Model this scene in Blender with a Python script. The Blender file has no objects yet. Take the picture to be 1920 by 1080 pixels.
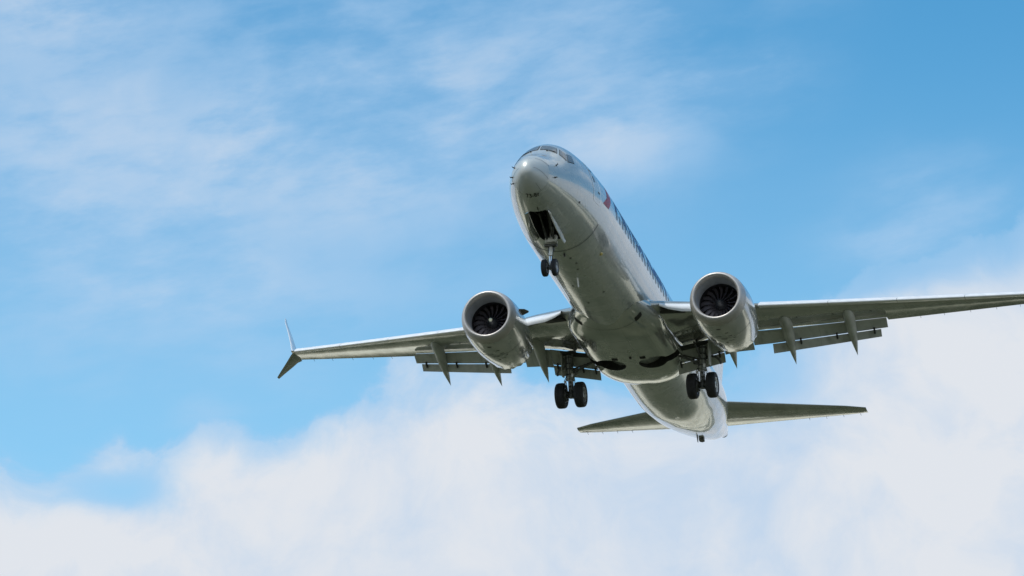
import bpy, bmesh, math, random
import numpy as np
from mathutils import Vector, Matrix
random.seed(4)
R_ = math.radians
sc = bpy.context.scene
C = sc.collection

# ---------------------------------------------------------------- camera
PITCH = R_(-2.5)                       # airliner flies slightly nose up
RX = Matrix.Rotation(PITCH, 3, 'X')
cam_l = Vector((32.32108, -118.56467, -54.73144))      # camera seen from the airliner
fwd = RX @ Vector((-0.247274, 0.895405, 0.370278)).normalized()
up = RX @ Vector((0.079038, -0.362232, 0.928731)).normalized()
CAM = Vector((0, 0, 1.7))
PLANE_LOC = CAM - RX @ cam_l
cd = bpy.data.cameras.new('camera'); cam = bpy.data.objects.new('camera', cd); C.objects.link(cam)
right = fwd.cross(up).normalized(); up = right.cross(fwd)
cam.matrix_world = Matrix.Translation(CAM) @ Matrix((right, up, -fwd)).transposed().to_4x4()
cd.sensor_width = 36; cd.lens = 6476.95 * 36 / 1920; cd.clip_start = 0.5; cd.clip_end = 60000
sc.camera = cam
sc.view_settings.view_transform = 'Standard'; sc.view_settings.look = 'None'
sc.view_settings.exposure = 0.0; sc.view_settings.gamma = 1
sc.render.film_transparent = False

# ---------------------------------------------------------------- sun
SUN_EL, SUN_AZ = R_(61), R_(216)        # azimuth clockwise from +Y
sd = bpy.data.lights.new('sun', 'SUN'); sun = bpy.data.objects.new('sun', sd); C.objects.link(sun)
sd.energy = 3.2; sd.angle = R_(0.53); sd.color = (1, .95, .88)
sdir = Vector((math.sin(SUN_AZ) * math.cos(SUN_EL), math.cos(SUN_AZ) * math.cos(SUN_EL), math.sin(SUN_EL)))
sun.rotation_euler = sdir.to_track_quat('Z', 'Y').to_euler()

# ---------------------------------------------------------------- node helpers
class NT:
    def __init__(s, tree): s.t = tree; s.n = tree.nodes; s.l = tree.links
    def new(s, typ, **kw):
        n = s.n.new(typ)
        for k, v in kw.items(): setattr(n, k, v)
        return n
    def put(s, sock, v):
        if hasattr(v, 'is_output') : s.l.new(v, sock)
        else: sock.default_value = v
    def m(s, op, a, b=0.0, c=None, clamp=False):
        n = s.new('ShaderNodeMath', operation=op, use_clamp=clamp)
        s.put(n.inputs[0], a); s.put(n.inputs[1], b)
        if c is not None: s.put(n.inputs[2], c)
        return n.outputs[0]
    def vm(s, op, a, b):
        n = s.new('ShaderNodeVectorMath', operation=op); s.put(n.inputs[0], a); s.put(n.inputs[1], b)
        return n.outputs[0]
    def smooth(s, v, lo, hi, a=0.0, b=1.0):
        n = s.new('ShaderNodeMapRange', interpolation_type='SMOOTHSTEP')
        s.put(n.inputs[0], v); n.inputs[1].default_value = lo; n.inputs[2].default_value = hi
        n.inputs[3].default_value = a; n.inputs[4].default_value = b
        return n.outputs[0]
    def noise(s, vec, scale, detail=4, rough=.5, dist=0):
        n = s.new('ShaderNodeTexNoise'); s.put(n.inputs['Vector'], vec)
        n.inputs['Scale'].default_value = scale; n.inputs['Detail'].default_value = detail
        n.inputs['Roughness'].default_value = rough; n.inputs['Distortion'].default_value = dist
        return n.outputs[0]
    def comb(s, x, y, z):
        n = s.new('ShaderNodeCombineXYZ'); s.put(n.inputs[0], x); s.put(n.inputs[1], y); s.put(n.inputs[2], z)
        return n.outputs[0]
    def curve(s, v, pts):
        n = s.new('ShaderNodeFloatCurve'); s.put(n.inputs['Value'], v)
        c = n.mapping.curves[0]
        c.points[0].location = pts[0]; c.points[1].location = pts[-1]
        for p in pts[1:-1]: c.points.new(*p)
        n.mapping.update()
        return n.outputs[0]
    def mix(s, f, a, b, blend='MIX'):
        n = s.new('ShaderNodeMix', data_type='RGBA', blend_type=blend)
        s.put(n.inputs[0], f); s.put(n.inputs[6], a); s.put(n.inputs[7], b)
        return n.outputs[2]

# ---------------------------------------------------------------- sky: Nishita air with clouds fixed in azimuth / elevation
w = bpy.data.worlds.new('World'); sc.world = w; w.use_nodes = True
N = NT(w.node_tree); N.n.clear()
SKY_K = 0.115
def build_sky():
    out = N.new('ShaderNodeOutputWorld')
    sky = N.new('ShaderNodeTexSky', sky_type='NISHITA')
    sky.sun_disc = False; sky.sun_elevation = SUN_EL; sky.sun_rotation = SUN_AZ
    sky.air_density = 1.0; sky.dust_density = 0.6; sky.ozone_density = 2.0; sky.altitude = 0
    tc = N.new('ShaderNodeTexCoord').outputs['Generated']
    sep = N.new('ShaderNodeSeparateXYZ'); N.l.new(tc, sep.inputs[0])
    x, y, z = sep.outputs
    az = N.m('MULTIPLY', N.m('ARCTAN2', x, y), 57.29578)
    el = N.m('MULTIPLY', N.m('ARCSINE', z), 57.29578)
    s = N.m('DIVIDE', N.m('ADD', az, 24.11), 17.85)          # 0..1 over the 18 degrees ahead
    t = N.m('DIVIDE', N.m('SUBTRACT', 24.2, el), 9.6)        # 0 high .. 1 low
    p = N.comb(N.m('MULTIPLY', s, 1.78), t, 0.0)
    # warp
    w1 = N.noise(p, 2.2, 3, .5); w2 = N.noise(N.vm('ADD', p, (7.3, 2.1, 4.0)), 2.2, 3, .5)
    pw = N.vm('ADD', p, N.comb(N.m('MULTIPLY', N.m('SUBTRACT', w1, .5), .35), N.m('MULTIPLY', N.m('SUBTRACT', w2, .5), .35), 0.0))
    n_big = N.noise(pw, 2.6, 9, .55)
    n_fine = N.noise(N.vm('ADD', pw, (3.1, 9.2, 1.0)), 7.0, 9, .6)
    cl = N.new('ShaderNodeClamp'); N.l.new(s, cl.inputs[0]); sclamp = cl.outputs[0]
    # low bank of cumulus
    tb = N.curve(sclamp, BANK)
    e = N.m('SUBTRACT', t, tb)
    e = N.m('ADD', e, N.m('MULTIPLY', N.m('SUBTRACT', n_big, .5), .22))
    e = N.m('ADD', e, N.m('MULTIPLY', N.m('SUBTRACT', n_fine, .5), .17))
    soft = N.smooth(e, -.055, .14)
    hard = N.smooth(e, -.004, .030)
    bank = N.m('ADD', N.m('MULTIPLY', soft, .55), N.m('MULTIPLY', hard, .45))
    # hole of blue low left
    def blob(cs, ct, rs, rt):
        a = N.m('DIVIDE', N.m('SUBTRACT', s, cs), rs); b = N.m('DIVIDE', N.m('SUBTRACT', t, ct), rt)
        a = N.m('ADD', a, N.m('MULTIPLY', N.m('SUBTRACT', w1, .5), 1.6)); b = N.m('ADD', b, N.m('MULTIPLY', N.m('SUBTRACT', n_big, .5), 2.4))
        r = N.m('ADD', N.m('MULTIPLY', a, a), N.m('MULTIPLY', b, b))
        return N.m('POWER', 2.71828, N.m('MULTIPLY', r, -1.0))
    for (cs, ct, rs, rt, k) in HOLES:
        bank = N.m('MULTIPLY', bank, N.m('SUBTRACT', 1.0, N.m('MULTIPLY', blob(cs, ct, rs, rt), k)), clamp=True)
    # high thin veil
    ang = N.comb(N.m('SUBTRACT', N.m('MULTIPLY', s, 1.5), N.m('MULTIPLY', t, .35)), N.m('ADD', N.m('MULTIPLY', t, 1.9), N.m('MULTIPLY', s, .75)), 0.3)
    n_w = N.noise(N.vm('ADD', ang, N.comb(N.m('MULTIPLY', w1, .5), N.m('MULTIPLY', w2, .5), 0.0)), 2.3, 10, .52)
    n_w2 = N.noise(N.vm('MULTIPLY', ang, (.95, 1.25, 1.0)), 8.0, 9, .60)
    veil = 0.0
    for (cs, ct, rs, rt, k) in VEILS:
        veil = N.m('ADD', veil, N.m('MULTIPLY', blob(cs, ct, rs, rt), k))
    wisp = N.m('ADD', N.m('MULTIPLY', n_w, .66), N.m('MULTIPLY', n_w2, .34))
    veil = N.m('MULTIPLY', veil, N.smooth(wisp, .37, .63, .24, 1.22))
    veil = N.m('MULTIPLY', N.m('SUBTRACT', 1.0, N.m('POWER', 2.71828, N.m('MULTIPLY', veil, -1.35))), .95)
    # clouds of the rest of the dome, outside the part described above
    nd = N.noise(N.vm('MULTIPLY', tc, (1.0, 1.0, 2.0)), 2.6, 8, .55)
    far = N.m('MULTIPLY', N.smooth(N.m('ADD', nd, N.m('MULTIPLY', N.smooth(y, .1, -.5), .12)), .46, .66), N.smooth(N.m('ABSOLUTE', N.m('ADD', az, 15.0)), 14, 26))  # thicker cloud behind the camera, added unseen to whiten nose and slats
    low = N.smooth(el, 16.0, 2.0)
    far = N.m('MAXIMUM', far, N.m('MULTIPLY', low, .55))
    fac = N.m('MAXIMUM', N.m('MAXIMUM', bank, far), veil, clamp=True)
    # cloud brightness: billows, greyer and bluer in places
    sh = N.noise(N.vm('ADD', pw, (1.7, 4.4, 2.0)), 1.6, 7, .5)
    shade = N.smooth(N.m('ADD', sh, N.m('MULTIPLY', N.m('SUBTRACT', n_fine, .5), .75)), .20, .76)
    for (cs, ct, rs, rt, k) in SHADES:
        shade = N.m('ADD', shade, N.m('MULTIPLY', blob(cs, ct, rs, rt), k), clamp=True)
    ccol = N.mix(shade, CLOUD_DARK, CLOUD_LIGHT)
    # thin veil stays bluish
    ccol = N.mix(N.m('MULTIPLY', N.smooth(fac, .45, 1.0), 1.0), VEIL_COL, ccol)
    hs = N.new('ShaderNodeHueSaturation'); hs.inputs['Saturation'].default_value = SKY_SAT; hs.inputs['Hue'].default_value = SKY_HUE
    N.l.new(sky.outputs[0], hs.inputs['Color'])
    skyc = N.mix(1.0, hs.outputs[0], SKY_TINT, 'MULTIPLY')
    gr = N.smooth(t, -.05, .75)
    skyc = N.mix(1.0, skyc, N.mix(gr, SKY_HI, SKY_LO), 'MULTIPLY')
    b1 = N.new('ShaderNodeBackground'); N.l.new(skyc, b1.inputs[0]); b1.inputs[1].default_value = SKY_K
    b2 = N.new('ShaderNodeBackground'); N.l.new(ccol, b2.inputs[0]); b2.inputs[1].default_value = CLOUD_K
    mx = N.new('ShaderNodeMixShader'); N.l.new(fac, mx.inputs[0]); N.l.new(b1.outputs[0], mx.inputs[1]); N.l.new(b2.outputs[0], mx.inputs[2])
    N.l.new(mx.outputs[0], out.inputs[0])
BANK = [(0, .80), (.05, .83), (.09, .80), (.12, .76), (.14, .79), (.17, .79), (.21, .735), (.255, .745), (.31, .735), (.35, .68), (.42, .635), (.5, .64), (.6, .66),
        (.70, .655), (.76, .60), (.80, .53), (.84, .465), (.89, .43), (.95, .39), (1, .36)]
HOLES = [(.115, .87, .045, .030, .65), (.72, .68, .07, .07, .45), (.87, .47, .07, .07, .45), (.98, .42, .05, .08, .4)]
VEILS = [(.02, .30, .28, .20, .72), (.30, .27, .28, .15, .72), (.50, .13, .14, .15, .60), (.08, .52, .20, .16, .50), (.61, .26, .07, .06, .62), (.70, .16, .08, .055, .62),
         (.66, .0, .12, .05, .40), (.0, .0, .10, .13, .85), (.25, .03, .3, .10, .38), (.35, .52, .2, .05, .22), (.20, .74, .03, .03, .35), (.93, .38, .07, .07, .60), (.87, .45, .06, .05, .5)]
SHADES = [(.05, .96, .16, .09, .55), (.52, .76, .13, .09, .30), (.95, .75, .13, .22, .40), (.22, .83, .07, .05, .25)]
CLOUD_LIGHT = (.75, .785, .84, 1); CLOUD_DARK = (.50, .65, .84, 1); VEIL_COL = (.44, .63, .86, 1); CLOUD_K = 1.0
SKY_SAT = 1.06; SKY_HUE = .5; SKY_TINT = (1.10, 1.72, 1.62, 1); SKY_HI = (.60, .87, .97, 1); SKY_LO = (1.32, 1.13, 1.08, 1)
build_sky()

# ---------------------------------------------------------------- materials
def mat(name, col, rough=.4, metal=0.0, coat=0.0, var=.10, vscale=1.2, wave=0.0, wscale=1.0, lines=(), streak=0.0, spec=.5, ior=1.5):
    m = bpy.data.materials.new(name); m.use_nodes = True
    N = NT(m.node_tree); b = N.n['Principled BSDF']
    tc = N.new('ShaderNodeTexCoord').outputs['Object']
    n1 = N.noise(tc, vscale, 5, .6)
    f = N.smooth(n1, .3, .7, 1 - var, 1 + var)
    c = N.mix(1.0, (*col, 1), N.comb(f, f, f), 'MULTIPLY')
    sep = N.new('ShaderNodeSeparateXYZ'); N.l.new(tc, sep.inputs[0])
    if streak:
        n2 = N.noise(N.vm('MULTIPLY', tc, (1.6, .12, 1.6)), 1.3, 3, .5)
        c = N.mix(N.smooth(n2, .52, .78, 0, streak), c, (.05, .05, .035, 1))
    for (ax, per, off, wd, k) in lines:
        v = sep.outputs[ax]
        d = N.m('ABSOLUTE', N.m('SUBTRACT', N.m('FRACT', N.m('DIVIDE', N.m('ADD', v, 100 * per - off), per)), .5))
        ln = N.smooth(N.m('MULTIPLY', N.m('SUBTRACT', .5, d), per), wd, wd * .4, 0, k)
        c = N.mix(ln, c, (.03, .035, .03, 1))
    N.l.new(c, b.inputs['Base Color'])
    b.inputs['Metallic'].default_value = metal
    b.inputs['IOR'].default_value = ior; b.inputs['Specular IOR Level'].default_value = spec
    b.inputs['Coat Weight'].default_value = coat; b.inputs['Coat Roughness'].default_value = .035; b.inputs['Coat IOR'].default_value = 1.7
    r = N.smooth(N.noise(tc, vscale * 2, 2, .5), .3, .7, max(0.02, rough - .05), rough + .06)
    N.l.new(r, b.inputs['Roughness'])
    if wave:
        bp = N.new('ShaderNodeBump'); bp.inputs['Strength'].default_value = 1.0; bp.inputs['Distance'].default_value = wave
        N.l.new(N.noise(N.vm('MULTIPLY', tc, (1.0, .45, 1.0)), wscale, 3, .5), bp.inputs['Height'])
        N.l.new(bp.outputs[0], b.inputs['Normal']); N.l.new(bp.outputs[0], b.inputs['Coat Normal'])
    return m
M = {}
M['paint'] = mat('silver_paint', (.44, .47, .46), .26, .30, .9, .04, .7, wave=.006, wscale=1.1, lines=((1, 2.03, .9, .012, .30), (0, 1.16, .58, .008, .14)), streak=.06)
M['radome'] = mat('radome_paint', (.46, .49, .48), .36, .25, .2, .03, .7)
M['belly'] = mat('belly_paint', (.47, .49, .46), .16, .50, .9, .05, .7, wave=.012, wscale=1.1, lines=((1, 1.27, .3, .012, .28), (0, .92, .46, .010, .22)), streak=.12)
M['wing'] = mat('wing_paint', (.40, .41, .38), .17, .50, .9, .08, .8, wave=.016, wscale=.9, lines=((0, 1.9, .3, .012, .25),), streak=.12)
M['flap'] = mat('flap_paint', (.44, .46, .43), .45, .05, .1, .12, 1.5, lines=((0, 1.27, .3, .01, .3),), streak=.35)
M['cowl'] = mat('cowl_paint', (.46, .47, .46), .22, .40, .9, .05, .9, wave=.008, wscale=1.6, streak=.12)
M['alu'] = mat('slat_metal', (.80, .80, .79), .38, .25, 0, .05, 2)
M['lip'] = mat('inlet_lip_metal', (.46, .44, .42), .42, .45, 0, .06, 2)
M['barrel'] = mat('inlet_barrel', (.36, .38, .41), .55, .1, 0, .08, 3)
M['white'] = mat('white_paint', (.78, .79, .79), .3, 0, .6, .04, 1)
M['dark'] = mat('dark_bay', (.016, .018, .016), .7, 0, 0, .5, 6)
M['seal'] = mat('dark_seal', (.04, .042, .042), .6, 0, 0, .2, 4)
M['rubber'] = mat('tyre_rubber', (.022, .023, .026), .75, 0, 0, .25, 8)
M['hub'] = mat('hub_metal', (.42, .43, .44), .45, .5, 0, .2, 12)
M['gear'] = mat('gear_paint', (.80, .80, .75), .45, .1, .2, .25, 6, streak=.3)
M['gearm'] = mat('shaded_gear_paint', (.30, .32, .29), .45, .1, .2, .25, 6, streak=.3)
M['gdark'] = mat('gear_dark_metal', (.09, .095, .09), .5, .4, 0, .4, 9)
M['chrome'] = mat('oleo_chrome', (.85, .85, .85), .15, 1, 0, .03, 3)
M['fan'] = mat('fan_blade_titanium', (.25, .23, .26), .32, .7, 0, .15, 5)
M['fandark'] = mat('fan_cavity', (.012, .012, .015), .8, 0, 0, .2, 5)
M['spin'] = mat('spinner_paint', (.03, .032, .036), .35, 0, .3, .2, 6)
M['spinw'] = mat('spinner_cream', (.92, .88, .66), .3, 0, .3, .05, 6)
M['glass'] = mat('cockpit_glass', (.13, .135, .13), .16, 0, .5, .15, 3)
M['pane'] = mat('cabin_pane', (.07, .08, .09), .3, 0, .1, .2, 5)
M['red'] = mat('red_mark', (.36, .012, .035), .45, 0, .1, .05, 2)
M['blue'] = mat('blue_mark', (.02, .10, .26), .45, .1, .1, .05, 2)
M['letter'] = mat('letter_blue_grey', (.015, .11, .30), .55, .0, .0, .06, 2)
M['ink'] = mat('black_stencil', (.008, .01, .008), .5, 0, 0, .1, 5)
M['exh'] = mat('exhaust_metal', (.20, .18, .16), .4, .8, 0, .2, 3)
M['amber'] = mat('amber_lens', (.55, .42, .12), .2, 0, .8, .1, 5)
M['reddoor'] = mat('red_lens', (.5, .05, .03), .2, 0, .8, .1, 5)

# ---------------------------------------------------------------- ground
def build_ground():
    m = bpy.data.materials.new('airfield_ground'); m.use_nodes = True
    G = NT(m.node_tree); b = G.n['Principled BSDF']
    tc = G.new('ShaderNodeTexCoord').outputs['Object']
    sep = G.new('ShaderNodeSeparateXYZ'); G.l.new(tc, sep.inputs[0])
    n1 = G.noise(tc, .02, 8, .6); n2 = G.noise(tc, .0022, 6, .6, .6)
    green = G.mix(G.smooth(n1, .35, .65), GRASS_A, GRASS_B)
    pale = G.mix(G.smooth(G.noise(tc, .01, 6, .6), .4, .6), (.82, .75, .58, 1), (.62, .55, .40, 1))
    v = G.new('ShaderNodeTexVoronoi'); v.feature = 'F1'; G.l.new(tc, v.inputs['Vector']); v.inputs['Scale'].default_value = .0032
    vs = G.new('ShaderNodeSeparateXYZ'); G.l.new(v.outputs['Color'], vs.inputs[0])
    ln = G.new('ShaderNodeVectorMath', operation='LENGTH'); G.l.new(tc, ln.inputs[0]); dist = ln.outputs['Value']
    field = G.m('MULTIPLY', G.smooth(vs.outputs[0], .22, .26), G.smooth(dist, 330, 430))
    field = G.m('MULTIPLY', field, G.smooth(dist, 1900, 1500))
    near = G.m('MULTIPLY', G.smooth(G.noise(G.vm('MULTIPLY', tc, (1.0, .35, 1.0)), .022, 3, .5), .62, .645), G.smooth(dist, 700, 300))  # pale patches of unseen ground, added for streak reflections on the belly
    c = G.mix(G.m('MAXIMUM', field, G.m('MULTIPLY', near, .75)), green, pale)
    G.l.new(c, b.inputs['Base Color']); b.inputs['Roughness'].default_value = .95; b.inputs['Specular IOR Level'].default_value = .1
    bm = bmesh.new()
    rings = [0, 30, 80, 200, 500, 1200, 3000, 8000, 22000]; seg = 64; prev = None
    cv = bm.verts.new((0, 0, 0))
    for r in rings[1:]:
        cur = [bm.verts.new((r * math.cos(2 * math.pi * k / seg), r * math.sin(2 * math.pi * k / seg), 0 if r < 400 else 3 * math.sin(k * 1.7 + r))) for k in range(seg)]
        for k in range(seg):
            k2 = (k + 1) % seg
            bm.faces.new((cv, cur[k], cur[k2]) if prev is None else (prev[k], cur[k], cur[k2], prev[k2]))
        prev = cur
    me = bpy.data.meshes.new('ground'); bm.to_mesh(me); bm.free(); me.materials.append(m)
    o = bpy.data.objects.new('ground', me); C.objects.link(o); o['kind'] = 'structure'
GRASS_A = (.034, .041, .023, 1); GRASS_B = (.090, .092, .054, 1)
build_ground()

# ---------------------------------------------------------------- mesh helpers (local frame of the airliner: X to image right / its left wing, Y aft, Z up)
root = bpy.data.objects.new('airliner', None); C.objects.link(root)
root.location = PLANE_LOC; root.rotation_euler = (PITCH, 0, 0)
root.empty_display_size = 2
root['label'] = 'silver twin-engine passenger jet with landing gear down, seen from below against the clouds'
root['category'] = 'airplane'

def obj(name, bm, material, parent, sharp=35, recalc=True, label=None):
    if recalc: bmesh.ops.recalc_face_normals(bm, faces=bm.faces)
    me = bpy.data.meshes.new(name); bm.to_mesh(me); bm.free()
    ms = material if isinstance(material, (list, tuple)) else [material]
    for m in ms: me.materials.append(M[m])
    me.polygons.foreach_set('use_smooth', [True] * len(me.polygons))
    if sharp: me.set_sharp_from_angle(angle=R_(sharp))
    o = bpy.data.objects.new(name, me); C.objects.link(o); o.parent = parent
    if label: o['label'] = label
    return o
def obj_split(name, bm, material, parent, **kw):
    """every loose piece becomes an object of its own"""
    bm.verts.ensure_lookup_table(); seen = set(); isl = []
    for v in bm.verts:
        if v in seen: continue
        st = [v]; seen.add(v); grp = []
        while st:
            a = st.pop(); grp.append(a)
            for e in a.link_edges:
                b = e.other_vert(a)
                if b not in seen: seen.add(b); st.append(b)
        isl.append(grp)
    for grp in isl:
        nb = bmesh.new(); mp = {v: nb.verts.new(v.co) for v in grp}; fs = {f for v in grp for f in v.link_faces}
        for f in fs: nb.faces.new([mp[v] for v in f.verts]).material_index = f.material_index
        obj(name, nb, material, parent, **kw)
    bm.free()
def loft(bm, rings, cap=True, closed=True, mi=0):
    vs = [[bm.verts.new(p) for p in r] for r in rings]; n = len(rings[0])
    for a, b in zip(vs[:-1], vs[1:]):
        for k in range(n if closed else n - 1):
            k2 = (k + 1) % n
            try: bm.faces.new((a[k], a[k2], b[k2], b[k])).material_index = mi
            except ValueError: pass
    if cap:
        for r in (vs[0], vs[-1]):
            try: bm.faces.new(r).material_index = mi
            except ValueError: pass
    return vs
def tube(bm, a, b, r0, r1=None, seg=20, mi=0):
    a = Vector(a); b = Vector(b); r1 = r0 if r1 is None else r1
    q = (b - a).to_track_quat('Z', 'Y')
    ring = lambda c, r: [c + q @ Vector((r * math.cos(2 * math.pi * k / seg), r * math.sin(2 * math.pi * k / seg), 0)) for k in range(seg)]
    loft(bm, [ring(a, r0), ring(b, r1)], mi=mi)
def box(bm, c, s, rot=None, mi=0, bevel=.0):
    m = Matrix.Translation(c) @ (rot.to_4x4() if rot else Matrix.Identity(4)) @ Matrix.Diagonal((*s, 1))
    g = bmesh.ops.create_cube(bm, size=1, matrix=m)
    if bevel:
        bmesh.ops.bevel(bm, geom=list({e for v in g['verts'] for e in v.link_edges}), offset=bevel, segments=2, profile=.5, affect='EDGES')
def lathe(bm, origin, axis, prof, seg=48, mi=0, flip=None, cap=False):
    """prof: list of (distance along axis, radius)"""
    axis = Vector(axis).normalized(); q = axis.to_track_quat('Z', 'Y'); o = Vector(origin)
    rings = [[o + q @ Vector((r * math.cos(2 * math.pi * k / seg), r * math.sin(2 * math.pi * k / seg), d)) for k in range(seg)] for d, r in prof]
    loft(bm, rings, cap=cap, mi=mi)
def V(x, y, z): return Vector((y, x, z))      # (aft, left, up) -> local

# fuselage profile: x, top, bottom, half width, height of max width
T = np.array([
(0.0, -0.66, -0.78, 0.05, -0.72),
(0.06, -0.47, -0.96, 0.2, -0.72),
(0.2, -0.28, -1.13, 0.34, -0.71),
(0.5, -0.04, -1.32, 0.56, -0.69),
(0.9, 0.2, -1.47, 0.78, -0.65),
(1.4, 0.44, -1.6, 0.98, -0.58),
(1.75, 0.64, -1.67, 1.1, -0.52),
(2.1, 0.98, -1.73, 1.2, -0.45),
(2.5, 1.32, -1.79, 1.31, -0.38),
(3.0, 1.6, -1.85, 1.43, -0.3),
(3.6, 1.79, -1.91, 1.55, -0.22),
(4.4, 1.9, -1.96, 1.68, -0.13),
(5.4, 1.96, -2.0, 1.79, -0.05),
(6.6, 1.98, -2.03, 1.86, 0.0),
(9.0, 1.98, -2.03, 1.88, 0.0),
(24.0, 1.98, -2.03, 1.88, 0.0),
(26.0, 1.98, -1.95, 1.88, 0.0),
(28.0, 1.98, -1.68, 1.83, 0.12),
(30.0, 1.97, -1.28, 1.7, 0.32),
(32.0, 1.95, -0.8, 1.42, 0.55),
(34.0, 1.88, -0.24, 0.99, 0.8),
(35.7, 1.78, 0.32, 0.66, 1.05),
(37.0, 1.68, 0.90, 0.38, 1.27),
(37.6, 1.62, 1.08, 0.28, 1.34),
(37.85, 1.54, 1.2, 0.18, 1.37)])
def pchip(xs, ys, x):
    h = np.diff(xs); d = np.diff(ys) / h; m = np.zeros(len(xs))
    for i in range(1, len(xs) - 1):
        if d[i-1] * d[i] > 0:
            w1 = 2 * h[i] + h[i-1]; w2 = h[i] + 2 * h[i-1]; m[i] = (w1 + w2) / (w1 / d[i-1] + w2 / d[i])
    m[0] = d[0]; m[-1] = d[-1]
    x = min(max(x, xs[0]), xs[-1]); i = min(max(int(np.searchsorted(xs, x)) - 1, 0), len(xs) - 2)
    t = (x - xs[i]) / h[i]
    return float((2*t**3-3*t**2+1)*ys[i]+(t**3-2*t**2+t)*h[i]*m[i]+(-2*t**3+3*t**2)*ys[i+1]+(t**3-t**2)*h[i]*m[i+1])
_pc = {}
def prof(x):
    k = round(x, 5)
    if k not in _pc: _pc[k] = [pchip(T[:, 0], T[:, j], x) for j in (1, 2, 3, 4)]
    return _pc[k]
def fus(x, th, off=0.0):
    """point on the fuselage skin; th = 0 at the keel, +90 deg on the left (image right) side"""
    t, b, w_, m = prof(x)
    c, s = math.cos(th), math.sin(th)
    p = V(x, w_ * s, m - (m - b) * c if c > 0 else m - (t - m) * c)
    if off:
        e = 1e-3
        p1 = fus(x + .01, th); p2 = fus(x, th + .01); n = (p2 - p).cross(p1 - p)
        if n.length > 0:
            n.normalize()
            ctr = V(x, 0, m)
            if n.dot(p - ctr) < 0: n = -n
            p = p + n * off
    return p
XS = [0] + [0.004, .015, .035, .06, .1, .15, .21, .28, .37, .47, .58, .7, .85] + list(np.arange(1.0, 6.6, .14)) + list(np.arange(6.8, 24, .4)) + list(np.arange(24.2, 37.7, .3)) + [37.85]
def build_fuselage():
    bm = bmesh.new(); n = 112
    rings = []
    for x in XS:
        if x < .06:   # rounded tip
            t, b, w_, m = prof(.06); k = math.sqrt(max(x, 1e-5) / .06)
            rings.append([V(x, w_ * k * math.sin(a), -.72 + (-(m - b) if math.cos(a) > 0 else -(t - m)) * k * math.cos(a)) for a in [2 * math.pi * j / n for j in range(n)]])
        else: rings.append([fus(x, 2 * math.pi * j / n) for j in range(n)])
    k = XS.index(.85)
    loft(bm, rings[k:])
    o = obj('fuselage', bm, 'paint', root, sharp=30)
    bm = bmesh.new(); loft(bm, rings[:k + 1])
    global radome; radome = bm
    return o
fuselage = build_fuselage()

def boolean_cut(target, cutter_bm, inside_mat):
    bmesh.ops.recalc_face_normals(cutter_bm, faces=cutter_bm.faces)
    me = bpy.data.meshes.new('cut'); cutter_bm.to_mesh(me); cutter_bm.free()
    me.materials.append(M[inside_mat]); target.data.materials.append(M[inside_mat])
    c = bpy.data.objects.new('cut', me); C.objects.link(c); c.parent = target.parent
    c.matrix_parent_inverse = Matrix.Identity(4)
    bpy.context.view_layer.update()
    md = target.modifiers.new('b', 'BOOLEAN'); md.operation = 'DIFFERENCE'; md.object = c; md.solver = 'EXACT'; md.material_mode = 'TRANSFER'
    dg = bpy.context.evaluated_depsgraph_get(); dg.update()
    new = bpy.data.meshes.new_from_object(target.evaluated_get(dg), preserve_all_data_layers=True, depsgraph=dg)
    target.modifiers.clear(); old = target.data; target.data = new; new.name = old.name
    bpy.data.objects.remove(c)
    new.polygons.foreach_set('use_smooth', [True] * len(new.polygons)); new.set_sharp_from_angle(angle=R_(30))

# nose gear bay cut into the fuselage
cb = bmesh.new()
pts = [(-.30, 2.02), (.30, 2.02), (.40, 2.14), (.47, 3.2), (.48, 4.2), (.40, 4.42), (-.40, 4.42), (-.48, 4.2), (-.47, 3.2), (-.40, 2.14)]
loft(cb, [[Vector((a, b, -2.3)) for a, b in pts], [Vector((a, b, -1.0)) for a, b in pts]])
boolean_cut(fuselage, cb, 'dark')

# radome
obj('radome', radome, 'radome', fuselage, sharp=30)
# decals bent round the fuselage
def rounded(poly, r=.08, k=4):
    out = []
    n = len(poly)
    for i in range(n):
        p0, p1, p2 = [Vector(q) for q in (poly[i-1], poly[i], poly[(i+1) % n])]
        a = (p0 - p1); b = (p2 - p1); ra = min(r, a.length * .45, b.length * .45)
        a = p1 + a.normalized() * ra; b = p1 + b.normalized() * ra
        for j in range(k + 1):
            t = j / k; out.append(tuple((1-t)**2 * a + 2*t*(1-t) * p1 + t*t * b))
    return out
def refine(bm, L):
    for _ in range(6):
        es = [e for e in bm.edges if e.calc_length() > L]
        if not es: break
        bmesh.ops.subdivide_edges(bm, edges=es, cuts=1)
        bmesh.ops.triangulate(bm, faces=bm.faces)
def patch(name, poly, material, off=.005, mapf=None, parent=None, L=.12, inner=None, label=None, thick=.0):
    """poly in the decal plane (u,v); mapf turns (u,v,off) into a skin point"""
    bm = bmesh.new()
    vs = [bm.verts.new((a, b, 0)) for a, b in poly]
    if inner:
        vi = [bm.verts.new((a, b, 0)) for a, b in inner]; n = len(vs)
        for k in range(n): bm.faces.new((vs[k], vs[(k+1) % n], vi[(k+1) % n], vi[k]))
    else: bm.faces.new(vs)
    bmesh.ops.triangulate(bm, faces=bm.faces); refine(bm, L)
    for v in bm.verts: v.co = mapf(v.co.x, v.co.y, off)
    bm.normal_update()
    return obj(name, bm, material, parent or fuselage, sharp=0, recalc=False, label=label)
def side_map(s):      # u = metres aft, v = height z on the side
    def f(u, v, off):
        t, b, w_, m = prof(u)
        if v < m: th = math.acos(max(-1, min(1, (m - v) / (m - b))))
        else: th = math.pi - math.acos(max(-1, min(1, (v - m) / (t - m))))
        return fus(u, s * th, off)
    return f
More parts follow.
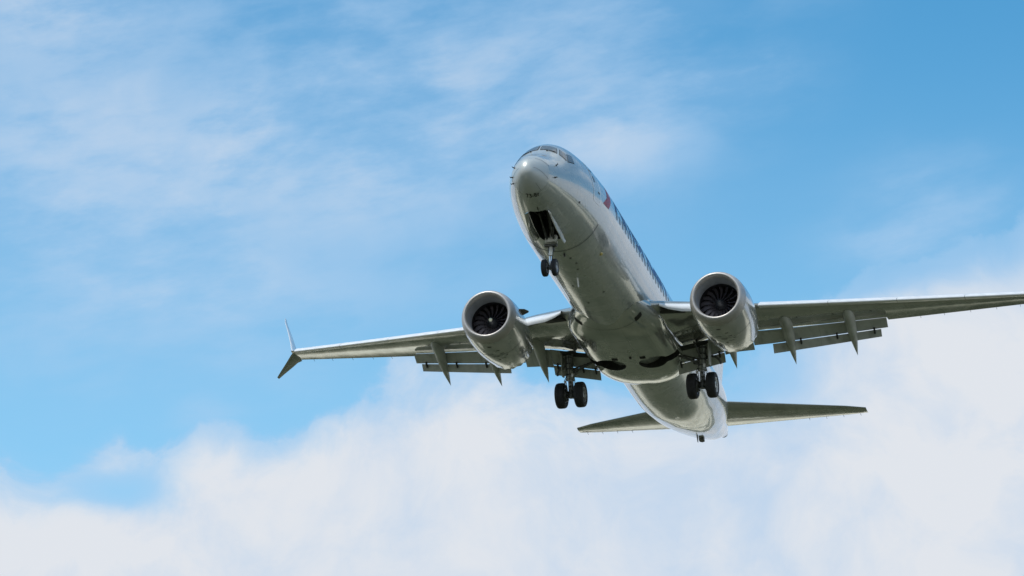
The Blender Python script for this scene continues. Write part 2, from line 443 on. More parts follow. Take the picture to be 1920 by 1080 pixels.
def arc_map(s, th0):   # v = metres of arc above th0
    return lambda u, v, off: fus(u, s * (th0 + v / 1.93), off)

# cabin windows
def window_poly(cx, cz, w_=.25, h=.36): return rounded([(cx - w_/2, cz - h/2), (cx + w_/2, cz - h/2), (cx + w_/2, cz + h/2), (cx - w_/2, cz + h/2)], .11, 4)
for s in (1, -1):
    xs = [7.55 + .508 * k for k in range(22)]
    for x in xs:
        patch('cabin_window', window_poly(x, .20), 'pane', .006, side_map(s))
# cockpit windows: quads given by (x, y, z) corners on the left, mirrored
def th_of(x, y, z):
    t, b, w_, m = prof(x)
    yy = y / w_; zz = (z - m) / ((t - m) if z > m else (m - b))
    return math.atan2(yy, -zz)
panes = [[(2.05, .03, .87), (2.15, .70, .69), (2.53, .58, 1.08), (2.45, .03, 1.20)],
         [(2.19, .76, .68), (2.33, 1.03, .43), (2.66, .90, .91), (2.58, .65, 1.07)],
         [(2.37, 1.06, .41), (2.90, 1.21, .55), (3.05, 1.03, .95), (2.70, .92, .91)]]
for s in (1, -1):
    for q in panes:
        # refine in (x, theta)
        pq = [(x, th_of(x, y, z)) for x, y, z in q]
        c = (sum(a for a, b in pq) / 4, sum(b for a, b in pq) / 4)
        big = rounded(pq, .05, 3)
        small = [(c[0] + (a - c[0]) * .90, c[1] + (b - c[1]) * .90) for a, b in big]
        mp = lambda u, v, off, s=s: fus(u, s * v, off)
        fr = patch('cockpit_window', big, 'seal', .006, mp, L=.08)
        patch('window_glass', small, 'glass', .012, mp, parent=fr, L=.08)
# wipers and probes
for s in (1, -1):
    bm = bmesh.new()
    a = fus(2.06, s * th_of(2.1, .30, .8), .03); b = fus(2.16, s * th_of(2.2, .60, .76), .04); tube(bm, a, b, .012)
    tube(bm, fus(2.05, s * th_of(2.1, .30, .8), .0), a, .03)
    obj('windscreen_wiper', bm, 'ink', fuselage)
for s in (1, -1):
    for x, th in ((.60, 112), (.72, 84), (.80, 66)) if s < 0 else ((1.45, 119), (1.2, 85)):
        bm = bmesh.new()
        th = R_(th) * s
        a = fus(x, th, 0); b = fus(x, th, .10)
        tube(bm, a, b, .028, .014, 12); tube(bm, b + Vector((0, .05, 0)), b + Vector((0, -.06, 0)), .011, seg=8)
        bmesh.ops.create_icosphere(bm, subdivisions=2, radius=.038, matrix=Matrix.Translation(a))
        obj('air_probe', bm, 'ink', fuselage)
# door with bright surround
dr = rounded([(4.36, -.38), (5.20, -.38), (5.20, 1.42), (4.36, 1.42)], .16, 5)
di = rounded([(4.46, -.28), (5.10, -.28), (5.10, 1.32), (4.46, 1.32)], .10, 5)
for s in (1, -1):
    d = patch('entry_door', di, 'paint', .008, side_map(s))
    patch('door_surround', dr, 'white', .006, side_map(s), parent=d, inner=di)
    patch('door_window', window_poly(4.62, .62, .18, .28), 'pane', .012, side_map(s), parent=d)
    patch('door_handle', rounded([(4.86, .1), (5.06, .1), (5.06, .17), (4.86, .17)], .03, 2), 'seal', .012, side_map(s), parent=d)
    patch('door_handle', rounded([(4.46, .95), (4.72, .95), (4.72, 1.02), (4.46, 1.02)], .03, 2), 'seal', .012, side_map(s), parent=d)
# airline mark and name
for s in (1, -1):
    patch('tail_mark', [(5.47, -.08), (5.75, -.10), (6.12, -.06), (6.42, .22), (6.66, .55), (6.80, .95), (6.42, 1.0), (6.15, .52), (5.85, .20)] if 0 else
          [(5.47, -.08), (6.20, -.06), (6.62, .40), (6.95, .85), (7.02, 1.05), (6.40, 1.05), (6.05, .38)], 'red', .006, side_map(s))
    patch('tail_mark', [(6.55, 1.12), (7.05, 1.12), (7.10, 1.60), (6.62, 1.66)], 'blue', .006, side_map(s))
    patch('tail_mark', [(6.42, .62), (6.50, .60), (6.66, .92), (6.62, .98)], 'white', .010, side_map(s))
def text_bm(body, size, bold=0.0):
    cu = bpy.data.curves.new('t', 'FONT'); cu.body = body; cu.size = size; cu.resolution_u = 4; cu.offset = bold
    o = bpy.data.objects.new('t', cu); C.objects.link(o)
    dg = bpy.context.evaluated_depsgraph_get(); dg.update()
    me = bpy.data.meshes.new_from_object(o.evaluated_get(dg)); bm = bmesh.new(); bm.from_mesh(me)
    bpy.data.objects.remove(o); bpy.data.meshes.remove(me)
    return bm
def place_text(name, body, width, height, mapf, material, L=.15, off=.006):
    bm = text_bm(body, 1.0, .018)
    xs = [v.co.x for v in bm.verts]; ys = [v.co.y for v in bm.verts]
    x0, x1, y0, y1 = min(xs), max(xs), min(ys), max(ys)
    for v in bm.verts: v.co = Vector(((v.co.x - x0) / (x1 - x0) * width, (v.co.y - y0) / (y1 - y0) * height, 0))
    bmesh.ops.triangulate(bm, faces=bm.faces); refine(bm, L)
    for v in bm.verts: v.co = mapf(v.co.x, v.co.y, off)
    return obj(name, bm, material, fuselage, sharp=0, recalc=False)
place_text('name_lettering', 'American', 9.6, 1.75, lambda a, b, off: fus(7.35 + a, R_(98.5) + b / 1.93, off), 'letter')
place_text('name_lettering', 'American', 9.6, 1.75, lambda a, b, off: fus(16.95 - a, -R_(98.5) - b / 1.93, off), 'letter')
place_text('nose_number', '73-8r', .54, .23, lambda a, b, off: fus(1.06 - b + a * .04, (a - .19) / .80, off), 'ink', .06)
# dark skin joint behind the nose bay
def ring_strip(name, x, th0, th1, wd, material, slope=0.0):
    bm = bmesh.new(); n = 60; vs = []
    for k in range(n + 1):
        th = th0 + (th1 - th0) * k / n
        vs.append((bm.verts.new(fus(x + slope * abs(th), th, .006)), bm.verts.new(fus(x + wd + slope * abs(th), th, .006))))
    for a, b in zip(vs[:-1], vs[1:]): bm.faces.new((a[0], a[1], b[1], b[0]))
    obj(name, bm, material, fuselage, sharp=0, recalc=False)
ring_strip('skin_joint', 5.48, -R_(62), R_(62), .045, 'seal')
# radome lightning strips
bm = bmesh.new()
for s in (1, -1):
    for (xa, ta, xb, tb) in ((.48, 151, .9, 112), (.15, 100, .85, 72), (.45, 36, .9, 33)):
        L_ = [(xa + (xb - xa) * k / 10, R_(ta + (tb - ta) * k / 10) * s) for k in range(11)]
        v = [(bm.verts.new(fus(a, b, .005)), bm.verts.new(fus(a + .012, b + s * .012, .005))) for a, b in L_]
        for p, q in zip(v[:-1], v[1:]): bm.faces.new((p[0], p[1], q[1], q[0]))
obj_split('lightning_strip', bm, 'seal', fuselage, sharp=0, recalc=False)
# belly aerials, beacon, small ports
def blade(x, y, h, ch, material='white', name='blade_aerial', sweep=.25, z=None, up=-1):
    bm = bmesh.new(); zz = prof(x)[1] if z is None else z
    rings = []
    for k in range(5):
        f = k / 4; c = ch * (1 - .5 * f)
        rings.append([V(x + sweep * f + c * (.5 - .5 * math.cos(a)) , y + .03 * (1 - .5 * f) * math.sin(a) , zz + up * (h * f - .02)) for a in [2 * math.pi * j / 14 for j in range(14)]])
    loft(bm, rings); return obj(name, bm, material, fuselage)
blade(8.3, 0.02, .34, .34); blade(3.35 - 1.75, .06, .10, .16, 'ink')
bm = bmesh.new(); tube(bm, fus(7.35, R_(43), -.02), fus(7.35, R_(43), .05), .10, .06); obj('light_housing', bm, 'amber', fuselage)
bm = bmesh.new(); tube(bm, fus(5.8, R_(4), -.02), fus(5.85, R_(4), .12), .05, .03); obj('drain_mast', bm, 'ink', fuselage)
for x, th in ((6.3, 8), (6.9, 11), (7.5, 8), (9.3, -12), (3.3, 66), (10.4, 20), (11.2, -6)):
    bm = bmesh.new(); p = fus(x, R_(th)); q = fus(x, R_(th), .012)
    tube(bm, p, q, .05, .045); obj('skin_port', bm, 'seal', fuselage)

# ---------------------------------------------------------------- belly fairing
def fairing_sec(x):
    # half width, bottom, side top
    u = (x - 13.0) / (21.9 - 13.0)
    a = min(1, max(0, (x - 12.9) / 2.4)); a = a * a * (3 - 2 * a)
    e = min(1, max(0, (21.9 - x) / 2.3)); e = math.sqrt(1 - (1 - e) ** 2)
    fb = prof(x)[1]
    w_ = 1.42 + .70 * a
    w_ = w_ * (.30 + .70 * e)
    b = fb + .06 - .18 * a
    b = b * e + (fb + .35) * (1 - e)
    return w_, b
def belly_pt(x, a, off=0.0):
    w_, b = fairing_sec(x); mid = -1.15; c, s = math.cos(a), math.sin(a); af = min(1, max(0, (x - 13.0) / 2.6)); pw = 1.0 - .28 * af
    return V(x, (w_ + off) * math.copysign(abs(s) ** pw, s), mid - (mid - b + off) * abs(c) ** (1.0 - .2 * af))
def low_skin(x, y, off):
    """lowest skin (fuselage or fairing) at a lateral offset"""
    best = None
    for f in (lambda a: fus(x, a, off), lambda a: belly_pt(x, a, off)):
        lo, hi = 0.0, math.pi / 2 - .02
        for _ in range(30):
            m_ = (lo + hi) / 2
            if f(m_).x < abs(y): lo = m_
            else: hi = m_
        p = f(lo)
        if best is None or p.z < best.z: best = p
    return Vector((math.copysign(best.x, y), best.y, best.z))
def build_belly():
    bm = bmesh.new(); rings = []
    xs = list(np.arange(13.0, 19.3, .2)) + list(np.arange(19.3, 21.4, .1)) + [21.5, 21.6, 21.7, 21.78, 21.84, 21.87, 21.89]
    n = 64
    for x in xs:
        w_, b = fairing_sec(x); mid = -1.15
        r = []
        for j in range(n):
            a = 2 * math.pi * j / n; c, s = math.cos(a), math.sin(a)
            af = min(1, max(0, (x - 13.0) / 2.6)); pw = 1.0 - .28 * af if c > 0 else 1.0
            yy = w_ * math.copysign(abs(s) ** pw, s)
            zz = mid - (mid - b) * abs(c) ** (1.0 - .2 * af) if c > 0 else mid - c * .55
            r.append(V(x, yy, zz))
        rings.append(r)
    loft(bm, rings)
    return obj('belly_fairing', bm, 'belly', root, sharp=30)
belly = build_belly()
for s in (1, -1):
    cb = bmesh.new(); nn = 40
    cen = (s * .93, 18.42)
    pts = [(cen[0] + .63 * math.cos(2 * math.pi * k / nn), cen[1] + .63 * math.sin(2 * math.pi * k / nn)) for k in range(nn)]
    loft(cb, [[Vector((a, b, -2.6)) for a, b in pts], [Vector((a, b, -1.45)) for a, b in pts]])
    boolean_cut(belly, cb, 'dark')
    cb = bmesh.new()     # slot for the leg
    pts = [(s * 1.40, 18.15), (s * 2.6, 18.55), (s * 2.6, 19.0), (s * 1.40, 18.75)]
    loft(cb, [[Vector((a, b, -2.6)) for a, b in pts], [Vector((a, b, -1.6)) for a, b in pts]])
    boolean_cut(belly, cb, 'dark')
bm = bmesh.new()
for s in (1, -1):
    for (x, y) in ((17.65, s * .62),):
        box(bm, V(x, y, -2.155), (.24, .16, .05), bevel=.01)
box(bm, V(17.55, .1, -2.165), (.10, .12, .06), bevel=.01)
obj_split('belly_vent', bm, 'dark', belly)
for s in (1, -1):        # ram air inlet beside the wing root
    bm = bmesh.new()
    rings = [[V(12.9, s * 1.05, -1.72), V(12.9, s * 1.55, -1.38), V(12.95, s * 1.50, -1.32), V(12.95, s * 1.0, -1.66)],
             [V(13.5, s * 1.05, -1.98), V(13.55, s * 1.78, -1.62), V(13.6, s * 1.70, -1.45), V(13.6, s * 1.0, -1.72)]]
    pass
for s in (1, -1):
    patch('ram_air_inlet', rounded([(13.80, 1.14), (13.70, 1.44), (13.92, 1.46), (14.06, 1.16)], .05, 3), 'dark', .012, lambda u, v, off, s=s: low_skin(u, s * v, off), parent=belly, L=.08)
bm = bmesh.new(); vs = []
for k in range(61):
    y = -1.3 + 2.6 * k / 60; x = 14.25 - .22 * y * y
    vs.append((bm.verts.new(low_skin(x, y, .006)), bm.verts.new(low_skin(x + .02, y, .006))))
for a, b in zip(vs[:-1], vs[1:]): bm.faces.new((a[0], a[1], b[1], b[0]))
obj('skin_joint', bm, 'seal', belly, sharp=0)

# ---------------------------------------------------------------- aerofoil lofts
def foil(n=22, t=.12, camber=.015, aft=.02):
    """closed list of (chordwise, thickness) from trailing edge over the top to the nose and back below"""
    xs = [.5 - .5 * math.cos(math.pi * k / n) for k in range(n + 1)]
    yt = lambda x: 5 * t * (.2969 * math.sqrt(x) - .126 * x - .3516 * x * x + .2843 * x ** 3 - .1015 * x ** 4) + .0008 * x
    cm = lambda x: camber * 4 * x * (1 - x) + aft * max(0, x - .45) * (1 - x) * 4
    up = [(x, cm(x) + yt(x)) for x in reversed(xs)]
    lo = [(x, cm(x) - yt(x)) for x in xs[1:]]
    return up + lo[:-1] + [(1.0, cm(1.0) - yt(1.0) - .001)]
def section(le, ch, dirn, nrm, t=.12, camber=.015, aft=.02, n=22):
    le = Vector(le); dirn = Vector(dirn).normalized(); nrm = Vector(nrm)
    nrm = (nrm - dirn * nrm.dot(dirn)).normalized()
    return [le + dirn * (a * ch) + nrm * (b * ch) for a, b in foil(n, t, camber, aft)]

# wing geometry
def xle(y): return 17.15 + .523 * (y - 7) - (.0 if y > 4.2 else (4.2 - y) * .12)
def zle(y): return -1.17 + .163 * (y - 1.88) + .0006 * max(0, y - 8) ** 2 + .12 * max(0, min(1, (6 - y) / 2.5))
def xte(y):
    if y > 5.6: return 21.50 + .335 * (y - 10.8)
    return 19.68 + (5.6 - y) * .06
XTE_CLEAN = lambda y: xte(y)
def wing_sec(s, y, n=26):
    c = xte(y) - xle(y)
    f = min(1, max(0, (y - 1.5) / 15.7))
    tw = R_(1.2 - 1.3 * f)      # washout
    t = .145 - .045 * min(1, f * 1.8)
    d = V(math.cos(tw), 0, -math.sin(tw))
    d = Vector((0, math.cos(tw), -math.sin(tw)))
    return section(V(xle(y), s * y, zle(y) - .02), c, d, Vector((-s * .16, 0, 1)), t, .012, .035, n)
def spline_pts(a, b, n): return [a + (b - a) * k / n for k in range(n + 1)]

def flap_pair(s, ys, cm, ca, parent, ya=None, am=33, aa=50, drop=.015, gapx=.0):
    """main flap and aft flap behind the fixed trailing edge between two stations"""
    def st(y):
        c0 = cove(y)
        z = zle(y) - .055 * (c0 - xle(y)) - drop
        return c0 + gapx, z
    k = len(ys) - 1
    rings = []; rings2 = []
    for y in ys:
        x, z = st(y); f = (y - ys[0]) / (ys[-1] - ys[0]); c1 = cm[0] + (cm[1] - cm[0]) * f; c2 = ca[0] + (ca[1] - ca[0]) * f
        a = R_(am); d = Vector((0, math.cos(a), -math.sin(a)))
        rings.append(section(V(x - .13, s * y, z), c1, d, Vector((-s * .16, .5, 1)), .13, .03, 0, 12))
        te = V(x - .13, s * y, z) + d * (c1 + .02) + Vector((0, -.04, -.03))
        a2 = R_(aa); d2 = Vector((0, math.cos(a2), -math.sin(a2)))
        rings2.append(section(te, c2, d2, Vector((-s * .16, .8, 1)), .11, .03, 0, 10))
    bm = bmesh.new(); loft(bm, rings); fm = obj('flap', bm, 'flap', parent, sharp=40)
    i0 = 0; bm = bmesh.new()
    r2 = [r_ for y, r_ in zip(ys, rings2) if ya is None or ya[0] <= y <= ya[1]]
    loft(bm, r2); fa = obj('aft_flap', bm, 'flap', parent, sharp=40)
    # hinge brackets across the gap
    bm = bmesh.new()
    for f in BR:
        y = ys[0] + (ys[-1] - ys[0]) * f
        if ya and not ya[0] < y < ya[1]: continue
        x, z = st(y)
        c1 = cm[0] + (cm[1] - cm[0]) * f; a = R_(am); d = Vector((0, math.cos(a), -math.sin(a)))
        p = V(x - .13, s * y, z) + d * c1
        box(bm, p + Vector((0, -.08, -.10)), (.07, .30, .10), Matrix.Rotation(-a, 3, 'X'), bevel=.01)
    obj_split('flap_bracket', bm, 'seal', parent)
BR = (.08, .35, .62, .9)
def cove(y):
    if y > 5.5: return 19.22 + (y - 5.4) * .355
    return 19.15 - (y - 5.4) * .03 if y > 4.6 else 19.0 - (y - 4.4) * .02
def te_fixed(y):       # trailing edge of the fixed wing
    if y > 10.75: return xte(y)
    return cove(y) + .06

def build_wing(s):
    bm = bmesh.new()
    ys = [1.2, 1.6, 1.9, 2.4, 3, 3.6, 4.2, 5, 5.6, 6.4, 7.3, 8.2, 9.1, 10, 10.72, 10.76, 11.6, 12.6, 13.6, 14.6, 15.6, 16.4, 16.95, 17.12]
    rings = []
    for y in ys:
        r = wing_sec(s, y)
        if y < 10.74:     # cut the section at the flap cove
            xc = te_fixed(y); r2 = []
            le = V(xle(y), s * y, zle(y) - .02)
            top = [p for p in r]
            for p in r:
                if p.y > xc:
                    k = (p.y - xc); p = Vector((p.x, xc - (.0), p.z + k * .03))
                r2.append(p)
            r = r2
        rings.append(r)
    vs = loft(bm, rings)
    bmesh.ops.remove_doubles(bm, verts=bm.verts, dist=.0005)
    wing = obj('wing', bm, 'wing', root, sharp=35)
    # slats: crescents ahead of the leading edge
    def slat(y0, y1):
        bm = bmesh.new(); rings = []
        for k in range(7):
            y = y0 + (y1 - y0) * k / 6; c = xte(y) - xle(y)
            le = V(xle(y) - .20, s * y, zle(y) - .14); ch = .13 * c + .20
            out = []
            th = .095 + .014 * c
            # outer shell from upper rear round the nose to lower rear
            for j in range(17):
                a = -.62 * math.pi / 2 * 1.45 + (1.62 * math.pi / 2) * 1.3 * j / 16
                out.append((a,))
            sh = []
            for j in range(13):
                u = 1 - j / 12; sh.append((ch * (u ** 1.6), th * .75 * (u ** .5) * (1 + .5 * u)))
            for j in range(1, 9):
                u = j / 8; sh.append((ch * .62 * (u ** 1.8), -th * .85 * (u ** .8)))
            inn = []
            for j in range(8, -1, -1):
                u = j / 8; inn.append((ch * .62 * (u ** 1.8) + .035 * (1 - u) + .01, -th * .85 * (u ** .8) + .018))
            for j in range(11, 0, -1):
                u = 1 - j / 12; inn.append((ch * (u ** 1.6) + .03 * (1 - u), th * .75 * (u ** .5) * (1 + .5 * u) - .02))
            ang = R_(20)
            ring = []
            for (a, b) in sh + inn:
                ca, sa = math.cos(ang), math.sin(ang)
                ring.append(le + Vector((0, a * ca - b * -sa * -1 * -1, 0)) * 0 + Vector((0, a * ca - b * sa, a * sa + b * ca)))
            rings.append(ring)
        loft(bm, rings); obj('slat', bm, 'alu', wing, sharp=50)
    for a, b in ((5.95, 8.70), (8.72, 11.45), (11.47, 14.2), (14.22, 16.85)): slat(a, b)
    # krueger flap panel between engine and fuselage
    bm = bmesh.new(); rings = []
    for y in (2.15, 2.5, 3.0, 3.5, 4.0, 4.15):
        k = (2.75 - y) / .6 if y < 2.75 else 0
        x0 = xle(y) - .02; z0 = zle(y) + .02
        hgt = .60 - .30 * max(0, k)
        prof_ = []
        for j in range(9):
            u = j / 8; prof_.append((-.30 * math.sin(u * 2.2) - .05 * u, -hgt * u * .80))
        for j in range(8, -1, -1):
            u = j / 8; prof_.append((-.30 * math.sin(u * 2.2) - .05 * u + .05, -hgt * u * .80 + .02))
        rings.append([V(x0 + a + .08, s * y, z0 + b) for a, b in prof_])
    loft(bm, rings); obj('krueger_flap', bm, 'white', wing, sharp=50)
    bm = bmesh.new(); box(bm, V(xle(2.65) + .12, s * 2.62, zle(2.65) - .30), (1.15, .50, .06), Matrix.Rotation(s * R_(27), 3, 'Z') @ Matrix.Rotation(-s * R_(8), 3, 'Y'), bevel=.02)
    obj('krueger_recess_shade', bm, 'dark', wing)  # flat dark slab put in for the shade under the krueger flap
    bm = bmesh.new(); box(bm, V(18.72, s * 2.55, -1.37), (1.5, .46, .06), Matrix.Rotation(-s * R_(9), 3, 'Y'), bevel=.02)
    obj('gear_bay_shade', bm, 'dark', wing)  # thin dark slab put in for the shade of an open bay
    # flaps
    flap_pair(s, [5.15, 5.92, 6.5, 8, 9.4, 10.45, 10.74], (.76, .53), (.46, .35), wing, (5.9, 10.5))
    flap_pair(s, [1.75, 2.6, 3.84], (.84, .84), (.46, .46), wing)
    bm = bmesh.new()     # flap panel behind the engine
    rings = []
    for y in (3.855, 4.5, 5.13):
        x = cove(y); z = zle(y) - .055 * (x - xle(y)) - .035; a = R_(33); d = Vector((0, math.cos(a), -math.sin(a)))
        rings.append(section(V(x - .13, s * y, z), .98, d, Vector((-s * .16, .5, 1)), .12, .03, 0, 12))
    loft(bm, rings); obj('flap', bm, 'flap', wing, sharp=40)
    # flap track fairings
    for (y, xf, xt, zt, wd) in ((9.28, 18.95, 22.05, -1.10, .25), (6.68, 17.95, 21.35, -1.58, .27), (4.24, 17.35, 20.3, -1.97, .27)):
        bm = bmesh.new(); rings = []
        z0 = zle(y) - .035 * (xf - xle(y)) - .28
        n = 24
        for k in range(n + 1):
            u = (k / n) ** 1.3; x = xf + (xt - xf) * u
            # keel line: drops behind 40 %
            f = (1 - math.exp(-u * 11)) * (1 if u < .30 else max(.012, 1 - ((u - .30) / .70) ** 1.7))
            ztop = z0 + .42 + (zt - z0 - .42) * (max(0, u - .30) / .70) ** 1.15 if u > .30 else z0 + .42
            keel = ztop - .62 * f
            zc = (ztop + keel) / 2; hh = (ztop - keel) / 2; ww = wd * f
            rings.append([V(x, s * y + ww * math.copysign(abs(math.sin(a)) ** .85, math.sin(a)) * (1 - .25 * max(0, math.cos(a))), zc - hh * math.cos(a)) for a in [2 * math.pi * j / 20 for j in range(20)]])
        loft(bm, rings); obj('flap_track_fairing', bm, 'flap', wing, sharp=60)
    # winglet: one upper blade, one lower strake
    def bladepath(st, name, mtl):
        bm = bmesh.new(); rings = [section(le, ch, Vector((0, 1, dz)), nr, t, 0, 0, 12) for (le, ch, nr, t, dz) in st]
        loft(bm, rings); return obj(name, bm, mtl, wing, sharp=40)
    X0 = xle(17.1); Z0 = zle(17.1) - .01
    bladepath([(V(X0 - .02, s * 17.02, Z0), 1.32, (-s * .16, 0, 1), .10, -.02),
               (V(X0 + .15, s * 17.16, Z0 + .10), 1.22, (-s * .55, 0, 1), .09, 0),
               (V(X0 + .36, s * 17.26, Z0 + .30), 1.08, (-s * 1.4, 0, 1), .085, 0),
               (V(X0 + .62, s * 17.38, Z0 + .60), .95, (-s * 3, 0, 1), .08, 0),
               (V(X0 + 1.25, s * 17.74, Z0 + 1.38), .72, (-s * 3, 0, 1), .08, 0),
               (V(X0 + 1.95, s * 18.17, Z0 + 2.25), .45, (-s * 3, 0, 1), .08, 0),
               (V(X0 + 2.22, s * 18.27, Z0 + 2.55), .22, (-s * 3, 0, 1), .08, 0)], 'winglet', 'white')
    bladepath([(V(X0 + .05, s * 17.0, Z0 - .03), 1.25, (s * .5, 0, 1), .09, 0),
               (V(X0 + .30, s * 17.22, Z0 - .10), 1.02, (s * .8, 0, 1), .08, 0),
               (V(X0 + .62, s * 17.52, Z0 - .30), .78, (s * 1.0, 0, 1), .08, 0),
               (V(X0 + 1.10, s * 17.95, Z0 - .54), .45, (s * 1.0, 0, 1), .08, 0),
               (V(X0 + 1.38, s * 18.22, Z0 - .72), .24, (s * 1.0, 0, 1), .08, 0)], 'winglet_strake', 'wing')
    # small static wicks and hatches
    bm = bmesh.new()
    for y in (12.1, 13.1, 14.2, 15.3, 16.3):
        p = V(xte(y) - .02, s * y, zle(y) - .04); tube(bm, p, p + Vector((0, .18, -.02)), .008, seg=6)
    obj_split('static_wick', bm, 'seal', wing)
    return wing
wings = {s: build_wing(s) for s in (1, -1)}
# wing-root fillet: smooth skin between fuselage and wing
for s in (1, -1):
    bm = bmesh.new(); rings = []
    for k in range(15):
        x = 13.0 + .55 * k; u = k / 14
        e = math.sin(math.pi * min(1, u * .97 + .01)) ** 1.5
        z = zle(1.9) - .055 * (x - xle(1.9)) + .12
        rings.append([V(x, s * (1.50 + (.62 * e) * (1 + math.cos(a)) * .5), z + .55 * e * math.sin(a)) for a in [2 * math.pi * j / 20 for j in range(20)]])
    loft(bm, rings); obj('wing_root_fillet', bm, 'belly', root, sharp=60)

# ---------------------------------------------------------------- engines
EX, EY, EZ = 12.40, 4.95, -1.66
def build_engine(s):
    o = V(EX, s * EY, EZ)
    def P(d, r, a, squash=1.0):
        # slight flattening under the cowl and a drooped tail
        zz = r * math.sin(a); 
        if zz < 0: zz *= .985
        return o + Vector((r * math.cos(a), d, zz - .020 * d))
    def rev(prof_, seg=96, mod=None):
        return [[P(d + (mod(2 * math.pi * k / seg) if mod and i == len(prof_) - 1 else 0), r, 2 * math.pi * k / seg) for k in range(seg)] for i, (d, r) in enumerate(prof_)]
    bm = bmesh.new()
    tri = lambda a: .11 * abs(((a * 18 / (2 * math.pi)) % 1) * 2 - 1)
    outer = [(.42, 1.195), (.46, 1.202), (.7, 1.235), (1.0, 1.262), (1.4, 1.278), (1.9, 1.275), (2.4, 1.245), (2.9, 1.185), (3.3, 1.13), (3.6, 1.075), (3.72, 1.055)]
    loft(bm, rev(outer, 108, tri), cap=False)
    inner = [(3.0, .99), (3.4, .99), (3.72, 1.035)]
    loft(bm, rev(inner, 108, tri), cap=False)
    bmesh.ops.remove_doubles(bm, verts=bm.verts, dist=.0002)
    eng = obj('engine', bm, 'cowl', root, sharp=40, recalc=False)
    bm = bmesh.new()
    # lip from outer skin round to inner
    lp = [(.42, 1.193), (.28, 1.165), (.16, 1.130), (.08, 1.092), (.025, 1.045), (0, 1.0), (.012, .962), (.05, .930), (.12, .902), (.2, .885)]
    loft(bm, rev(lp), cap=False); obj('inlet_lip', bm, 'lip', eng, sharp=60, recalc=False)
    bm = bmesh.new(); loft(bm, rev([(.2, .884), (.45, .872), (.7, .872), (.86, .878)]), cap=False); obj('inlet_barrel', bm, 'barrel', eng, sharp=0, recalc=False)
    bm = bmesh.new(); loft(bm, rev([(.86, .877), (1.5, .88)]), cap=False); loft(bm, rev([(1.5, .88), (1.5, .02)]), cap=False)
    obj('fan_case', bm, 'fandark', eng, sharp=0, recalc=False)
    # swept wide-chord blades
    base = None
    for k in range(18):
        if base is None:
            bm = bmesh.new(); grid = []
            for i in range(12):
                u = i / 11; r = .24 + (.872 - .24) * u
                tw = R_(28 + 26 * u)            # stagger from axial
                ch = .12 + .06 * math.sin(u * 2.2)
                sw = -.05 * math.sin(u * math.pi) + .07 * u * u
                row = []
                for j in range(7):
                    v = j / 6 - .5
                    ax = v * ch * math.cos(tw) + sw; tg = v * ch * math.sin(tw) - .10 * math.sin(u * math.pi * .9) + .03 * (v * v * 4)
                    row.append(Vector((0, 0, 0)) + Vector((math.cos(tg / max(r, .2)) * r, 1.08 + ax, math.sin(tg / max(r, .2)) * r)))
                grid.append(row)
            vs = [[bm.verts.new(p) for p in row] for row in grid]
            for a, b in zip(vs[:-1], vs[1:]):
                for j in range(6): bm.faces.new((a[j], a[j+1], b[j+1], b[j]))
            base = obj('fan_blade', bm, 'fan', eng, sharp=0)
            b = base
        else:
            b = base.copy(); C.objects.link(b); b.parent = eng
        b.location = o; b.rotation_euler = (0, 2 * math.pi * k / 18 + (.1 if s > 0 else .0), 0)
    bm = bmesh.new()
    sp = [(.62, .002), (.625, .03), (.66, .075), (.72, .125), (.82, .185), (.92, .225), (1.05, .25), (1.3, .25)]
    loft(bm, rev(sp, 48), cap=True)
    spn = obj('spinner', bm, 'spin', eng, sharp=60)
    if s < 0:      # pale cream tip on this engine only
        bm = bmesh.new(); loft(bm, rev([(.612, .002), (.617, .035), (.645, .068), (.664, .088)], 48), cap=True)
        obj('spinner_tip', bm, 'spinw', spn, sharp=0, label='pale cream spinner tip')
    bm = bmesh.new()
    loft(bm, rev([(2.6, .70), (3.4, .68), (4.1, .56), (4.5, .47), (4.48, .44), (3.8, .44)], 64), cap=False)
    loft(bm, rev([(3.6, .36), (4.4, .34), (5.1, .16), (5.3, .02)], 48), cap=False)
    obj('core_nozzle', bm, 'exh', eng, sharp=40, recalc=False)
    # pylon
    bm = bmesh.new(); rings = []
    for (x, zb, zt, wd) in ((.95, 1.10, 1.16, .06), (1.6, .9, 1.30, .17), (2.6, .8, 1.32, .21), (3.6, .55, 1.30, .22), (4.6, .50, 1.10, .20), (5.6, .72, 1.0, .12), (6.3, .88, .98, .03)):
        zb_, zt_ = zb, min(zt, 1.5)
        rings.append([o + Vector((wd * math.copysign(abs(math.cos(a)) ** .6, math.cos(a)), x, (zb_ + zt_) / 2 + (zt_ - zb_) / 2 * math.sin(a))) for a in [2 * math.pi * j / 20 for j in range(20)]])
    loft(bm, rings); obj('pylon', bm, 'cowl', eng, sharp=60)
    # strake on the inboard side
    bm = bmesh.new(); a = R_(24); ca, sa = -s * math.cos(a), math.sin(a)
    pts = [(1.0, 1.22), (1.30, 1.44), (1.66, 1.54), (1.76, 1.49), (1.76, 1.2)]
    for off in (-.012, .012): pass
    r = [[o + Vector((ca * q - sa * off * -s, d, sa * q + .015 * d + abs(ca) * off)) for d, q in pts] for off in (-.014, .014)]
    loft(bm, r); obj('nacelle_strake', bm, 'gdark', eng, sharp=30)
    # service marks and vents under the cowl
    bm = bmesh.new()
